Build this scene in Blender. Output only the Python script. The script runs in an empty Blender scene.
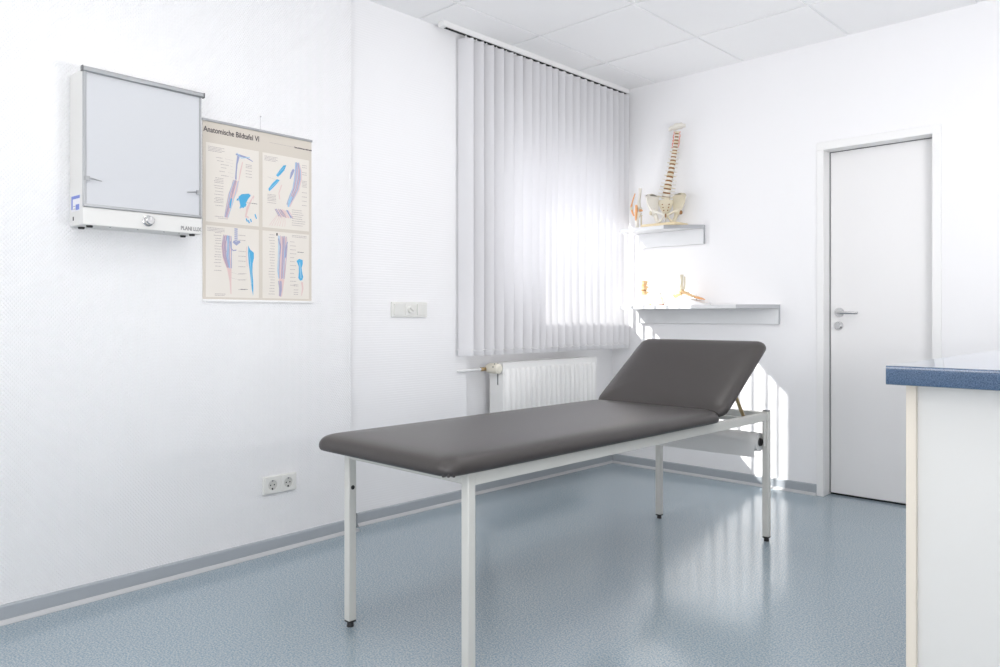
import bpy, bmesh, math, random
from mathutils import Vector, Matrix, Euler
random.seed(7)
R = math.radians
scene = bpy.context.scene
COL = scene.collection

# ------------------------------------------------------------------ camera
cd = bpy.data.cameras.new('camera')
cam = bpy.data.objects.new('camera', cd)
COL.objects.link(cam)
cam.location = (3.270, -4.561, 1.06)
cam.rotation_euler = (R(90), 0, R(44.02))
cd.sensor_width = 36.0
cd.lens = 27.38
cd.shift_y = -0.0165
cd.clip_start = 0.05
scene.camera = cam

# ------------------------------------------------------------------ world, sun, room light
world = bpy.data.worlds.new('world')
scene.world = world
world.use_nodes = True
bg = world.node_tree.nodes['Background']
bg.inputs['Color'].default_value = (0.97, 0.97, 1.0, 1)
bg.inputs['Strength'].default_value = 3.0

sd = bpy.data.lights.new('sun', 'SUN')
sd.energy = 8.0
sd.angle = R(0.55)
sd.color = (1.0, 0.975, 0.94)
sun = bpy.data.objects.new('sun', sd)
sun.rotation_euler = Vector((1.233, 1.0, -1.22)).to_track_quat('-Z', 'Y').to_euler()
COL.objects.link(sun)

def area(name, loc, target, sx, sy, energy, color=(1, 1, 1)):
    l = bpy.data.lights.new(name, 'AREA')
    l.shape = 'RECTANGLE'; l.size = sx; l.size_y = sy
    l.energy = energy; l.color = color
    o = bpy.data.objects.new(name, l)
    o.location = loc
    o.rotation_euler = (Vector(target) - Vector(loc)).to_track_quat('-Z', 'Y').to_euler()
    COL.objects.link(o)
    return o
# unseen lamp added for daylight assumed from behind; rear wall has no window
area('rear_fill', (1.5, -6.93, 1.85), (1.5, 0, 1.45), 1.3, 1.2, 14, (1.0, 0.98, 0.99))
area('side_fill', (4.72, -4.9, 1.6), (0, -4.0, 1.3), 2.2, 1.6, 8, (1.0, 0.98, 0.99))  # soft fill added out of view; that wall has no window
# two unseen upward fill lamps, added to brighten the ceiling
area('ceiling_fill', (3.45, -2.35, 1.02), (2.35, -2.0, 2.69), 0.8, 0.6, 46, (1.0, 0.98, 0.985))
area('ceiling_fill_rear', (3.5, -5.7, 0.90), (3.1, -4.9, 2.69), 1.0, 1.0, 38, (1.0, 0.98, 0.985))
# ceiling louvre luminaire in view, plus five unseen ones added for soft light
for lx, ly in ((1.35, -1.565), (1.35, -3.5), (3.3, -1.565), (3.3, -3.5), (1.35, -5.5), (3.3, -5.5)):
    area('luminaire_light', (lx, ly, 2.655), (lx, ly, 0), 0.5, 0.5, 3, (1.0, 0.985, 0.96))

vs = scene.view_settings
vs.view_transform = 'Standard'
vs.look = 'None'
vs.gamma = 1.0
vs.use_curve_mapping = False
vs.exposure = 0.35

# ------------------------------------------------------------------ materials
def M(name, color, rough=0.5, metal=0.0, spec=0.5, coat=0.0, coat_rough=0.1):
    m = bpy.data.materials.new(name)
    m.use_nodes = True
    b = m.node_tree.nodes['Principled BSDF']
    b.inputs['Base Color'].default_value = (*color, 1)
    b.inputs['Roughness'].default_value = rough
    b.inputs['Metallic'].default_value = metal
    b.inputs['Specular IOR Level'].default_value = spec
    b.inputs['Coat Weight'].default_value = coat
    b.inputs['Coat Roughness'].default_value = coat_rough
    return m
def N(m, typ, **kw):
    n = m.node_tree.nodes.new(typ)
    for k, v in kw.items():
        if k in n.inputs: n.inputs[k].default_value = v
        else: setattr(n, k, v)
    return n
def L(m, a, b): m.node_tree.links.new(a, b)
def bsdf(m): return m.node_tree.nodes['Principled BSDF']
def bump(m, height, strength, dist=0.002):
    b = N(m, 'ShaderNodeBump', Strength=strength, Distance=dist)
    L(m, height, b.inputs['Height']); L(m, b.outputs[0], bsdf(m).inputs['Normal'])
def coords(m, scale=(1, 1, 1), rot=(0, 0, 0)):
    t = N(m, 'ShaderNodeTexCoord'); p = N(m, 'ShaderNodeMapping')
    p.inputs['Scale'].default_value = scale; p.inputs['Rotation'].default_value = rot
    L(m, t.outputs['Object'], p.inputs['Vector'])
    return p.outputs[0]

def wall_mat(name, color, weave, strength):
    """painted glass-fibre wallpaper: fine diamond weave as relief"""
    m = M(name, color, 0.55, spec=0.35)
    a = N(m, 'ShaderNodeTexWave', wave_type='BANDS', bands_direction='X')
    b = N(m, 'ShaderNodeTexWave', wave_type='BANDS', bands_direction='X')
    for w, ang in ((a, 38), (b, -38)):
        w.inputs['Scale'].default_value = weave
        w.inputs['Distortion'].default_value = 0.6
        w.inputs['Detail'].default_value = 1.0
    c1 = N(m, 'ShaderNodeTexCoord')
    for w, ang in ((a, 38), (b, -38)):
        p = N(m, 'ShaderNodeMapping')
        p.inputs['Rotation'].default_value = (0, R(ang), 0)
        L(m, c1.outputs['Object'], p.inputs['Vector'])
        L(m, p.outputs[0], w.inputs['Vector'])
    mx = N(m, 'ShaderNodeMath', operation='MAXIMUM')
    L(m, a.outputs['Fac'], mx.inputs[0]); L(m, b.outputs['Fac'], mx.inputs[1])
    bump(m, mx.outputs[0], strength, 0.0014)
    return m

MAT = {}
MAT['wall'] = wall_mat('painted_weave_wallpaper', (0.88, 0.88, 0.89), 32, 1.0)
MAT['wall_fine'] = wall_mat('painted_fine_wallpaper', (0.89, 0.89, 0.90), 40, 0.2)
MAT['plaster'] = M('white_plaster', (0.86, 0.86, 0.87), 0.6, spec=0.3)
MAT['tile'] = M('ceiling_tile_white', (0.93, 0.93, 0.935), 0.75, spec=0.2)
n = N(MAT['tile'], 'ShaderNodeTexNoise', Scale=160.0, Detail=2.0)
L(MAT['tile'], coords(MAT['tile']), n.inputs['Vector']); bump(MAT['tile'], n.outputs['Fac'], 0.25, 0.001)
MAT['grid'] = M('ceiling_grid', (0.86, 0.865, 0.87), 0.45)
MAT['skirt'] = M('grey_pvc_skirting', (0.40, 0.43, 0.46), 0.38)
MAT['skirt_foot'] = M('light_grey_skirting_foot', (0.54, 0.55, 0.56), 0.35)

# vinyl floor: blue-grey with small flecks, waxed, lightly scratched
fm = M('blue_grey_vinyl_floor', (0.3, 0.38, 0.44), 0.2, spec=0.8)
MAT['floor'] = fm
co = coords(fm)
n1 = N(fm, 'ShaderNodeTexNoise', Scale=165.0, Detail=3.0, Roughness=0.65); L(fm, co, n1.inputs['Vector'])
n2 = N(fm, 'ShaderNodeTexNoise', Scale=290.0, Detail=1.0); L(fm, co, n2.inputs['Vector'])
n3 = N(fm, 'ShaderNodeTexNoise', Scale=1.3, Detail=3.0); L(fm, co, n3.inputs['Vector'])
r1 = N(fm, 'ShaderNodeValToRGB'); L(fm, n1.outputs['Fac'], r1.inputs[0])
r1.color_ramp.elements[0].position = 0.38; r1.color_ramp.elements[0].color = (0.185, 0.29, 0.365, 1)
r1.color_ramp.elements[1].position = 0.60; r1.color_ramp.elements[1].color = (0.45, 0.51, 0.55, 1)
r2 = N(fm, 'ShaderNodeValToRGB'); L(fm, n2.outputs['Fac'], r2.inputs[0])
r2.color_ramp.elements[0].position = 0.62; r2.color_ramp.elements[0].color = (0, 0, 0, 1)
r2.color_ramp.elements[1].position = 0.70; r2.color_ramp.elements[1].color = (1, 1, 1, 1)
mx = N(fm, 'ShaderNodeMixRGB'); L(fm, r2.outputs[0], mx.inputs[0]); L(fm, r1.outputs[0], mx.inputs[1])
mx.inputs[2].default_value = (0.55, 0.55, 0.51, 1)
mx2 = N(fm, 'ShaderNodeMixRGB', blend_type='MULTIPLY'); mx2.inputs[0].default_value = 0.10
L(fm, mx.outputs[0], mx2.inputs[1]); L(fm, n3.outputs['Fac'], mx2.inputs[2])
L(fm, mx2.outputs[0], bsdf(fm).inputs['Base Color'])
rr = N(fm, 'ShaderNodeMapRange'); rr.inputs['To Min'].default_value = 0.09; rr.inputs['To Max'].default_value = 0.24
n4 = N(fm, 'ShaderNodeTexNoise', Scale=5.0, Detail=5.0, Roughness=0.7); L(fm, co, n4.inputs['Vector'])
L(fm, n4.outputs['Fac'], rr.inputs['Value']); L(fm, rr.outputs[0], bsdf(fm).inputs['Roughness'])
n5 = N(fm, 'ShaderNodeTexNoise', Scale=55.0, Detail=3.0)
L(fm, coords(fm, (1, 0.12, 1), (0, 0, R(20))), n5.inputs['Vector'])
bump(fm, n5.outputs['Fac'], 0.02, 0.002)

lm = M('brown_grey_leatherette', (0.043, 0.037, 0.035), 0.34, spec=0.6)
MAT['leather'] = lm
v = N(lm, 'ShaderNodeTexVoronoi', Scale=330.0); L(lm, coords(lm), v.inputs['Vector'])
bump(lm, v.outputs['Distance'], 0.15, 0.0008)
MAT['frame'] = M('cream_grey_enamel', (0.70, 0.70, 0.66), 0.38)
MAT['black'] = M('black_rubber', (0.015, 0.015, 0.016), 0.45)
MAT['dark'] = M('dark_void', (0.01, 0.01, 0.012), 0.8)
MAT['darkgrey'] = M('dark_grey_plastic', (0.16, 0.165, 0.17), 0.4)
MAT['brass'] = M('yellow_zinc_steel', (0.52, 0.38, 0.20), 0.35, 0.8)
MAT['steel'] = M('brushed_steel', (0.62, 0.62, 0.62), 0.25, 1.0)
MAT['alu'] = M('aluminium', (0.40, 0.41, 0.42), 0.32, 0.9)
MAT['paper'] = M('white_crepe_paper', (0.80, 0.80, 0.79), 0.85, spec=0.1)
MAT['white'] = M('white_lacquer', (0.87, 0.87, 0.865), 0.35)
MAT['door'] = M('white_door_lacquer', (0.86, 0.855, 0.855), 0.38)
MAT['shelf'] = M('white_melamine', (0.76, 0.77, 0.78), 0.35)
MAT['edge_shade'] = M('shelf_edge_shade', (0.42, 0.43, 0.45), 0.4)  # shade of the slanted shelf end, put into the colour
MAT['enamel'] = M('light_cabinet_enamel', (0.74, 0.74, 0.72), 0.4)
MAT['cream'] = M('cream_edging', (0.80, 0.74, 0.64), 0.45)
MAT['rad'] = M('radiator_enamel', (0.88, 0.88, 0.87), 0.32)
MAT['ivory'] = M('ivory_plastic', (0.84, 0.80, 0.69), 0.4)
MAT['pipe'] = M('white_pipe', (0.82, 0.82, 0.82), 0.35)
MAT['switch'] = M('white_switch_plastic', (0.78, 0.78, 0.75), 0.3)
MAT['switch_in'] = M('socket_well_plastic', (0.60, 0.60, 0.57), 0.35)
MAT['bone'] = M('bone_plastic', (0.74, 0.68, 0.53), 0.45)
MAT['bone_pale'] = M('pale_bone_plastic', (0.80, 0.77, 0.70), 0.45)
MAT['bone_warm'] = M('warm_bone_plastic', (0.72, 0.50, 0.27), 0.45)
MAT['disc'] = M('brown_disc_plastic', (0.30, 0.15, 0.05), 0.5)
MAT['ligament'] = M('orange_ligament', (0.85, 0.44, 0.20), 0.45)
MAT['nerve'] = M('red_nerve', (0.75, 0.20, 0.12), 0.5)
MAT['wood'] = M('pale_wood_base', (0.76, 0.64, 0.42), 0.5)
MAT['base_brown'] = M('brown_base', (0.28, 0.15, 0.12), 0.5)
MAT['opal'] = M('opal_viewing_screen', (0.60, 0.615, 0.64), 0.3)

sl = bpy.data.materials.new('blind_fabric'); sl.use_nodes = True
nt = sl.node_tree; nt.nodes.clear()
out = nt.nodes.new('ShaderNodeOutputMaterial'); mixs = nt.nodes.new('ShaderNodeMixShader')
df = nt.nodes.new('ShaderNodeBsdfDiffuse'); tl = nt.nodes.new('ShaderNodeBsdfTranslucent')
df.inputs['Color'].default_value = (0.885, 0.885, 0.90, 1); tl.inputs['Color'].default_value = (0.885, 0.885, 0.90, 1)
mixs.inputs[0].default_value = 0.32
nt.links.new(df.outputs[0], mixs.inputs[1]); nt.links.new(tl.outputs[0], mixs.inputs[2]); nt.links.new(mixs.outputs[0], out.inputs[0])
MAT['fabric'] = sl

wm = M('blue_speckled_laminate', (0.06, 0.14, 0.27), 0.09, spec=0.7, coat=1.0, coat_rough=0.04)
MAT['laminate'] = wm
n1 = N(wm, 'ShaderNodeTexNoise', Scale=420.0, Detail=2.0); L(wm, coords(wm), n1.inputs['Vector'])
r1 = N(wm, 'ShaderNodeValToRGB'); L(wm, n1.outputs['Fac'], r1.inputs[0])
r1.color_ramp.elements[0].position = 0.35; r1.color_ramp.elements[0].color = (0.015, 0.045, 0.11, 1)
r1.color_ramp.elements[1].position = 0.68; r1.color_ramp.elements[1].color = (0.085, 0.155, 0.26, 1)
L(wm, r1.outputs[0], bsdf(wm).inputs['Base Color'])

gm = bpy.data.materials.new('window_glass'); gm.use_nodes = True
nt = gm.node_tree; nt.nodes.clear()
out = nt.nodes.new('ShaderNodeOutputMaterial'); mixs = nt.nodes.new('ShaderNodeMixShader')
tr = nt.nodes.new('ShaderNodeBsdfTransparent'); gl = nt.nodes.new('ShaderNodeBsdfGlossy'); gl.inputs['Roughness'].default_value = 0.02
fr = nt.nodes.new('ShaderNodeFresnel'); fr.inputs['IOR'].default_value = 1.2
nt.links.new(fr.outputs[0], mixs.inputs[0]); nt.links.new(tr.outputs[0], mixs.inputs[1]); nt.links.new(gl.outputs[0], mixs.inputs[2])
nt.links.new(mixs.outputs[0], out.inputs[0])
MAT['glass'] = gm

def flat(name, c, rough=0.6): return M(name, c, rough, spec=0.3)
MAT['p_paper'] = flat('poster_beige', (0.66, 0.61, 0.54), 0.45)
MAT['p_panel'] = flat('poster_panel_ivory', (0.78, 0.74, 0.68), 0.45)
MAT['p_ink'] = flat('poster_dark_ink', (0.07, 0.06, 0.07))
MAT['p_grey'] = flat('poster_caption_grey', (0.44, 0.40, 0.40))
MAT['p_blue'] = flat('poster_blue', (0.09, 0.42, 0.70))
MAT['p_ltblue'] = flat('poster_light_blue', (0.33, 0.56, 0.76))
MAT['p_mauve'] = flat('poster_mauve', (0.46, 0.36, 0.46))
MAT['p_pink'] = flat('poster_pink', (0.74, 0.56, 0.54))
MAT['p_violet'] = flat('poster_violet_blue', (0.34, 0.37, 0.55))
MAT['print_grey'] = flat('grey_printing', (0.30, 0.30, 0.30))
MAT['sticker_w'] = flat('sticker_white', (0.80, 0.80, 0.84))
MAT['sticker_b'] = flat('sticker_blue', (0.22, 0.28, 0.66))

# ------------------------------------------------------------------ mesh builder
class MB:
    def __init__(s, *mats):
        s.bm = bmesh.new(); s.mats = list(mats); s.mi = 0; s.T = Matrix()
    def use(s, m):
        if m not in s.mats: s.mats.append(m)
        s.mi = s.mats.index(m); return s
    def _v(s, p): return s.bm.verts.new(s.T @ Vector(p))
    def _f(s, vs):
        try:
            f = s.bm.faces.new(vs); f.material_index = s.mi; return f
        except ValueError: return None
    def box(s, x0, x1, y0, y1, z0, z1):
        v = [s._v((x, y, z)) for z in (z0, z1) for y in (y0, y1) for x in (x0, x1)]
        for q in ((0, 2, 3, 1), (4, 5, 7, 6), (0, 1, 5, 4), (2, 6, 7, 3), (0, 4, 6, 2), (1, 3, 7, 5)):
            s._f([v[i] for i in q])
        return s
    def rings(s, rings, cap=True, closed=True):
        R_ = [[s._v(p) for p in r] for r in rings]
        n = len(R_[0])
        for a, b in zip(R_, R_[1:]):
            for i in range(n if closed else n - 1):
                j = (i + 1) % n
                s._f([a[i], a[j], b[j], b[i]])
        if cap:
            s._f(R_[0][::-1]); s._f(R_[-1])
        return s
    def tube(s, pts, rad, seg=12, cap=True, squash=(1, 1)):
        pts = [Vector(p) for p in pts]
        if not hasattr(rad, '__len__'): rad = [rad] * len(pts)
        rs = []; prev = None
        for i, p in enumerate(pts):
            a = pts[max(0, i - 1)]; b = pts[min(len(pts) - 1, i + 1)]
            d = (b - a).normalized()
            if prev is None:
                u = d.orthogonal().normalized()
            else:
                u = (prev - d * prev.dot(d)).normalized()
            prev = u; w = d.cross(u)
            rs.append([p + (u * math.cos(t) * squash[0] + w * math.sin(t) * squash[1]) * rad[i]
                       for t in (2 * math.pi * k / seg for k in range(seg))])
        return s.rings(rs, cap)
    def cyl(s, a, b, r, r2=None, seg=24): return s.tube([a, b], [r, r if r2 is None else r2], seg)
    def ball(s, c, r, seg=12, rot=None):
        if not hasattr(r, '__len__'): r = (r, r, r)
        m = Matrix.Translation(Vector(c)) @ (rot.to_matrix().to_4x4() if rot else Matrix()) @ Matrix.Diagonal((*r, 1))
        g = bmesh.ops.create_uvsphere(s.bm, u_segments=seg, v_segments=max(6, seg // 2 + 2), radius=1.0, matrix=s.T @ m)
        for vv in g['verts']:
            for f in vv.link_faces: f.material_index = s.mi
        return s
    def prism(s, outline, a, b, axis='y'):
        """outline in the two other axes, extruded a..b along axis"""
        def mk(p, t):
            if axis == 'y': return (p[0], t, p[1])
            if axis == 'x': return (t, p[0], p[1])
            return (p[0], p[1], t)
        return s.rings([[mk(p, a) for p in outline], [mk(p, b) for p in outline]])
    def build_each(s, name, parent=None, **kw):
        """every loose piece becomes an object of its own under the same name"""
        bm = s.bm; bm.verts.index_update(); seen = set(); outs = []
        bm.verts.ensure_lookup_table()
        for v0 in bm.verts:
            if v0.index in seen: continue
            isl = set(); st = [v0]
            while st:
                v = st.pop()
                if v.index in isl: continue
                isl.add(v.index)
                st.extend(e.other_vert(v) for e in v.link_edges if e.other_vert(v).index not in isl)
            seen |= isl
            p = MB(); p.mats = s.mats; mp = {}
            for i in sorted(isl): mp[i] = p.bm.verts.new(bm.verts[i].co)
            for f in bm.faces:
                if f.verts[0].index in isl:
                    g = p.bm.faces.new([mp[v.index] for v in f.verts]); g.material_index = f.material_index
            outs.append(p.build(name, parent, **kw))
        bm.free()
        return outs
    def build(s, name, parent=None, bevel=0.0, seg=2, smooth=30, mat=None):
        bmesh.ops.recalc_face_normals(s.bm, faces=s.bm.faces)
        me = bpy.data.meshes.new(name); s.bm.to_mesh(me); s.bm.free()
        for m in s.mats: me.materials.append(MAT[m] if isinstance(m, str) else m)
        o = bpy.data.objects.new(name, me); COL.objects.link(o)
        if parent: o.parent = parent
        if smooth:
            me.shade_smooth(); me.set_sharp_from_angle(angle=R(smooth))
        if bevel:
            b = o.modifiers.new('bevel', 'BEVEL'); b.width = bevel; b.segments = seg
            b.limit_method = 'ANGLE'; b.angle_limit = R(40); b.harden_normals = False
        return o
def mb(m): 
    x = MB(); x.use(m); return x
def tag(o, label=None, cat=None, group=None, kind=None):
    if label: o['label'] = label
    if cat: o['category'] = cat
    if group: o['group'] = group
    if kind: o['kind'] = kind
    return o
def empty(name, loc=(0, 0, 0), rz=0.0, label=None, cat=None, group=None, kind=None):
    o = bpy.data.objects.new(name, None); COL.objects.link(o)
    o.location = loc; o.rotation_euler = (0, 0, rz); o.empty_display_size = 0.1
    return tag(o, label, cat, group, kind)
def text_mesh(name, body, size, mat, parent, loc, extrude=0.0002, rot=(R(90), 0, 0), offset=0.0, width=1.0):
    c = bpy.data.curves.new(name + '_curve', 'FONT'); c.body = body; c.size = size; c.extrude = extrude; c.offset = offset
    t = bpy.data.objects.new(name + '_tmp', c); COL.objects.link(t)
    dg = bpy.context.evaluated_depsgraph_get(); dg.update()
    me = bpy.data.meshes.new_from_object(t.evaluated_get(dg))
    COL.objects.unlink(t); bpy.data.objects.remove(t)
    me.materials.clear(); me.materials.append(MAT[mat])
    me.transform(Matrix.Diagonal((width, 1, 1, 1)))
    o = bpy.data.objects.new(name, me); COL.objects.link(o)
    o.parent = parent; o.location = loc; o.rotation_euler = rot
    return o

# ================================================================== SETTING
HC = 2.69           # ceiling height
XR, YB = 4.8, -7.0  # far ends of the room, behind and beside the camera
def struct(o): o['kind'] = 'structure'; return o

struct(mb('floor').box(-0.35, XR + .1, YB - .1, 0.3, -0.1, 0.0).build('floor', smooth=0))

# left wall section: stands 6 cm proud of the window wall and runs slightly askew
PHI = math.atan2(1.575, -0.080)          # direction along the wall, towards the corner
LW = Vector((0.130, -2.372, 0))
ux = Vector((math.cos(PHI), math.sin(PHI), 0)); un = Vector((math.sin(PHI), -math.cos(PHI), 0))
lw = mb('wall').box(-4.75, 0, 0, 0.35, 0, HC + .12).build('wall_left', smooth=0)
lw.location = LW; lw.rotation_euler = (0, 0, PHI); struct(lw)

# window wall: front plane x = 0.065, niche (window + radiator) recessed to x = 0
w = mb('wall_fine')
struct(mb('wall_fine').box(-0.3, 0.065, -2.45, -1.525, 0, HC + .12).build('wall_pier', smooth=0))
w.box(-0.3, 0.0, -1.525, -1.297, 0, HC + .12)
w.box(-0.3, 0.0, -1.297, -0.08, 0, 1.155)                         # parapet
w.box(-0.3, 0.0, -1.297, -0.08, 2.42, HC + .12)                   # lintel
w.box(-0.3, 0.0, -0.08, 0.3, 0, HC + .12)
struct(w.build('wall_window', smooth=0))

# window: frame, sash bar, pane, exterior roller shutter half lowered
wf = empty('window_1', (-0.13, -0.69, 1.155), kind='structure')
f = mb('white')
f.box(-.03, .03, -.607, -.557, 0, 1.265).box(-.03, .03, .56, .61, 0, 1.265)
f.box(-.03, .03, -.557, .56, 0, .055).box(-.03, .03, -.557, .56, 1.21, 1.265)
f.build('window_frame', wf, bevel=.003)
mb('glass').box(-.003, .003, -.557, .56, .055, 1.21).build('pane', wf, smooth=0)
s_ = mb('alu')
z = 0.927
while z < 1.26:
    s_.box(-.085, -.075, -.60, .605, z, min(z + .036, 1.262)); z += 0.037
s_.build('roller_shutter', wf, smooth=0)

# back wall with the door opening (x 1.525-2.10)
w = mb('wall_fine')
w.box(-0.3, 1.50, 0, 0.3, 0, HC + .12)
w.box(2.125, XR + .1, 0, 0.3, 0, HC + .12)
w.box(1.50, 2.125, 0, 0.3, 2.07, HC + .12)
w.box(1.50, 2.125, 0.18, 0.3, 0, 2.07)
struct(w.build('wall_back', smooth=0))
struct(mb('wall').box(XR, XR + .1, YB, 0, 0, HC + .12).build('wall_right', smooth=0))
struct(mb('wall').box(-0.3, XR + .1, YB - .1, YB, 0, HC + .12).build('wall_rear', smooth=0))

# suspended ceiling: tiles laid in a grid
GX = [0.372 + 0.648 * i for i in range(-1, 8)]
GY = [0.063 - 0.648 * i for i in range(-1, 12)]
g = mb('grid').box(-0.3, XR + .1, YB - .1, 0.3, HC + .004, HC + .12)
g.build('ceiling', smooth=0)['kind'] = 'structure'
ceil = bpy.data.objects['ceiling']
LUM = [(2, 3), (2, 6), (5, 3), (5, 6), (2, 9), (5, 9)]
t = mb('tile')
for i in range(len(GX) - 1):
    for j in range(len(GY) - 1):
        if (i, j) in LUM: continue
        x0, x1 = max(GX[i] + .007, -.05), min(GX[i + 1] - .007, XR)
        y0, y1 = max(GY[j + 1] + .007, YB), min(GY[j] - .007, 0.02)
        if x1 - x0 > .03 and y1 - y0 > .03:
            t.box(x0, x1, y0, y1, HC - .0015, HC + .004)
t.build('tile_field', ceil, bevel=.001, seg=1, smooth=0)

# skirting: grey upstand with a paler foot
def skirting(name, x0, x1, mat4):
    up = [(0, 0.0), (-.012, 0.0), (-.012, .060), (-.009, .066), (0, .066)]
    foot = [(-.0122, 0.0), (-.023, 0.0), (-.023, .003), (-.016, .014), (-.0122, .016)]
    o = mb('skirt'); o.rings([[(x0, y, z) for y, z in up], [(x1, y, z) for y, z in up]])
    a = o.build(name, smooth=20); a.matrix_world = mat4; a['kind'] = 'structure'
    o = mb('skirt_foot'); o.rings([[(x0, y, z) for y, z in foot], [(x1, y, z) for y, z in foot]])
    o.build('skirting_foot', a, smooth=20)
    return a
def wallframe(x, y, phi): return Matrix.Translation((x, y, 0)) @ Matrix.Rotation(phi, 4, 'Z')
skirting('baseboard_left', -4.6, 0.0, wallframe(LW.x, LW.y, PHI))
skirting('baseboard_pier', 0.07, 0.815, wallframe(0.065, -2.365, R(90)))
skirting('baseboard_window', 0.0, 1.525, wallframe(0.0, -1.525, R(90)))
skirting('baseboard_back', 0.0, 1.484, wallframe(0, 0, 0))
skirting('baseboard_right', 2.145, 4.8, wallframe(0, 0, 0))
# small step pieces where the walls return
o = mb('skirt').box(.065, .142, -2.366, -2.353, 0, .052); o.use('skirt_foot').box(.065, .158, -2.366, -2.340, 0, .012)
struct(o.build('trim_1', smooth=0))

# ---- door
d = empty('door_1', (1.525, 0, 0), kind='structure')
f = mb('white')
f.box(-.041, 0, -.012, .03, 0, 2.045).box(.575, .618, -.012, .03, 0, 2.045)     # architrave faces
f.box(-.041, .618, -.012, .03, 2.045, 2.092)
f.box(-.02, 0, .03, .12, 0, 2.045).box(.575, .595, .03, .12, 0, 2.045).box(-.02, .595, .03, .12, 2.045, 2.065)
f.build('door_frame', d, bevel=.0025)
mb('darkgrey').box(0, .004, .084, .10, .01, 2.045).box(.004, .575, .084, .10, 2.041, 2.045).build('door_seal', d, smooth=0)
mb('door').box(.004, .573, .088, .128, .012, 2.041).build('door_leaf', d, bevel=.002)
mb('dark').box(0, .575, .10, .179, 0.0, .006).build('door_gap', d, smooth=0)
h = mb('steel')
h.cyl((.056, .088, 1.087), (.056, .079, 1.087), .028, .027, 32)
h.tube([(.056, .08, 1.087), (.056, .045, 1.087), (.060, .035, 1.087), (.070, .030, 1.0865), (.10, .029, 1.085), (.178, .031, 1.083)], [.0085, .0085, .009, .0092, .009, .0078], 14)
h.build('door_handle', d)
h = mb('steel').cyl((.052, .088, 1.008), (.052, .078, 1.008), .026, .025, 32)
h.cyl((.052, .079, 1.008), (.052, .072, 1.008), .019, .018, 24)
h.use('dark').box(.0665, .0715, .076, .0785, .994, .9985)
h.build('lock_rose', d)

# ================================================================== EXAMINATION COUCH
FZ = 0.613
X0, X1, Y0, Y1 = 1.073, 1.690, -3.057, -1.080
c = empty('examination_couch', (1.38, -2.07, 0), label='long examination couch with brown-grey padding, raised headrest and cream steel legs', cat='examination couch')
def P(o):          # parent keeping world coordinates
    o.parent = c; o.location = -Vector(c.location); return o
T = .030
for (lx, ly) in ((X0, Y0), (X1 - T, Y0), (X0, Y1 - T), (X1 - T, Y1 - T)):
    l = mb('frame').box(lx, lx + T, ly, ly + T, .022, FZ + .002)
    leg = P(l.build('leg', bevel=.003))
    e = mb('black')
    e.box(lx + .001, lx + T - .001, ly + .001, ly + T - .001, .016, .0235)
    e.cyl((lx + T / 2, ly + T / 2, 0), (lx + T / 2, ly + T / 2, .018), .0125, .0105, 20)
    e.build('foot', leg, bevel=.001)
    cap = mb('darkgrey').box(lx + .001, lx + T - .001, ly + .001, ly + T - .001, FZ + .001, FZ + .006)
    if ly > -2: cap.build('end_cap', leg, bevel=.001)
    else: cap.bm.free()
    if lx == X0 and ly == Y0:
        mb('black').cyl((X0 + .02, Y0 - .0005 + T / 2, .478), (X0 + T + .0008, Y0 + T / 2, .478), .0075, seg=20).build('bolt_hole', leg)
RZ = FZ - .041
r = mb('frame')
r.box(X0 + .002, X0 + T - .004, Y0 + T, Y1 - T, RZ, FZ - .003)
P(r.build('side_rail', bevel=.003))
r = mb('frame').box(X1 - T + .004, X1 - .002, Y0 + T, Y1 - T, RZ, FZ - .003)
P(r.build('side_rail', bevel=.003))
for yy in (Y0 + .002, Y1 - T + .004):
    P(mb('frame').box(X0 + T, X1 - T, yy, yy + .024, RZ + .004, FZ - .003).build('end_rail', bevel=.003))
P(mb('frame').box(X0 + T - .004, X1 - T + .004, -1.66, -1.635, RZ + .004, FZ - .006).build('cross_rail', bevel=.002))

def cushion(w, l, t, rc=.055, dome=.012, taper=.0):
    """padded board, origin at the lower centre; domed top with soft edges"""
    prof = [(.030, .0), (.010, .001), (.003, .006), (.000, .016), (.001, .028), (.006, .040), (.014, .049), (.028, .056),
            (.048, .061), (.080, .0645), (.13, .0668), (.18, .0676), (.20, .0677), (.215, .0677)]
    b = mb('leather')
    def ring(ins, z):
        hw, hl = w / 2 - ins, l / 2 - ins
        rr = max(rc - ins * .55, .012)
        rr = min(rr, hw * .9)
        pts = []
        for (sx, sy, a0) in ((1, 1, 0), (-1, 1, 90), (-1, -1, 180), (1, -1, 270)):
            for k in range(9):
                a = R(a0 + 90 * k / 8)
                pts.append(Vector((sx * (hw - rr) + rr * math.cos(a), sy * (hl - rr) + rr * math.sin(a), z)))
            # points along straight run follow automatically
        return pts
    sc = t / .068
    rgs = [ring(i, z_ * sc) for i, z_ in prof]
    b.rings(rgs, cap=True)
    return b
def build_cushion(name, w, l, t, loc, rx=0.0, **k):
    o = cushion(w, l, t, **k).build(name, smooth=60)
    ss = o.modifiers.new('sub', 'SUBSURF'); ss.levels = 1; ss.render_levels = 2
    o.rotation_euler = (rx, 0, 0)
    o.parent = c; o.location = Vector(loc) - Vector(c.location)
    return o
MX = (1.043 + 1.722) / 2
MW = 1.722 - 1.043
YH = -1.600
pad = build_cushion('mattress', MW, YH + 3.164, .062, (MX, (YH - 3.164) / 2, FZ + .001))
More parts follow.
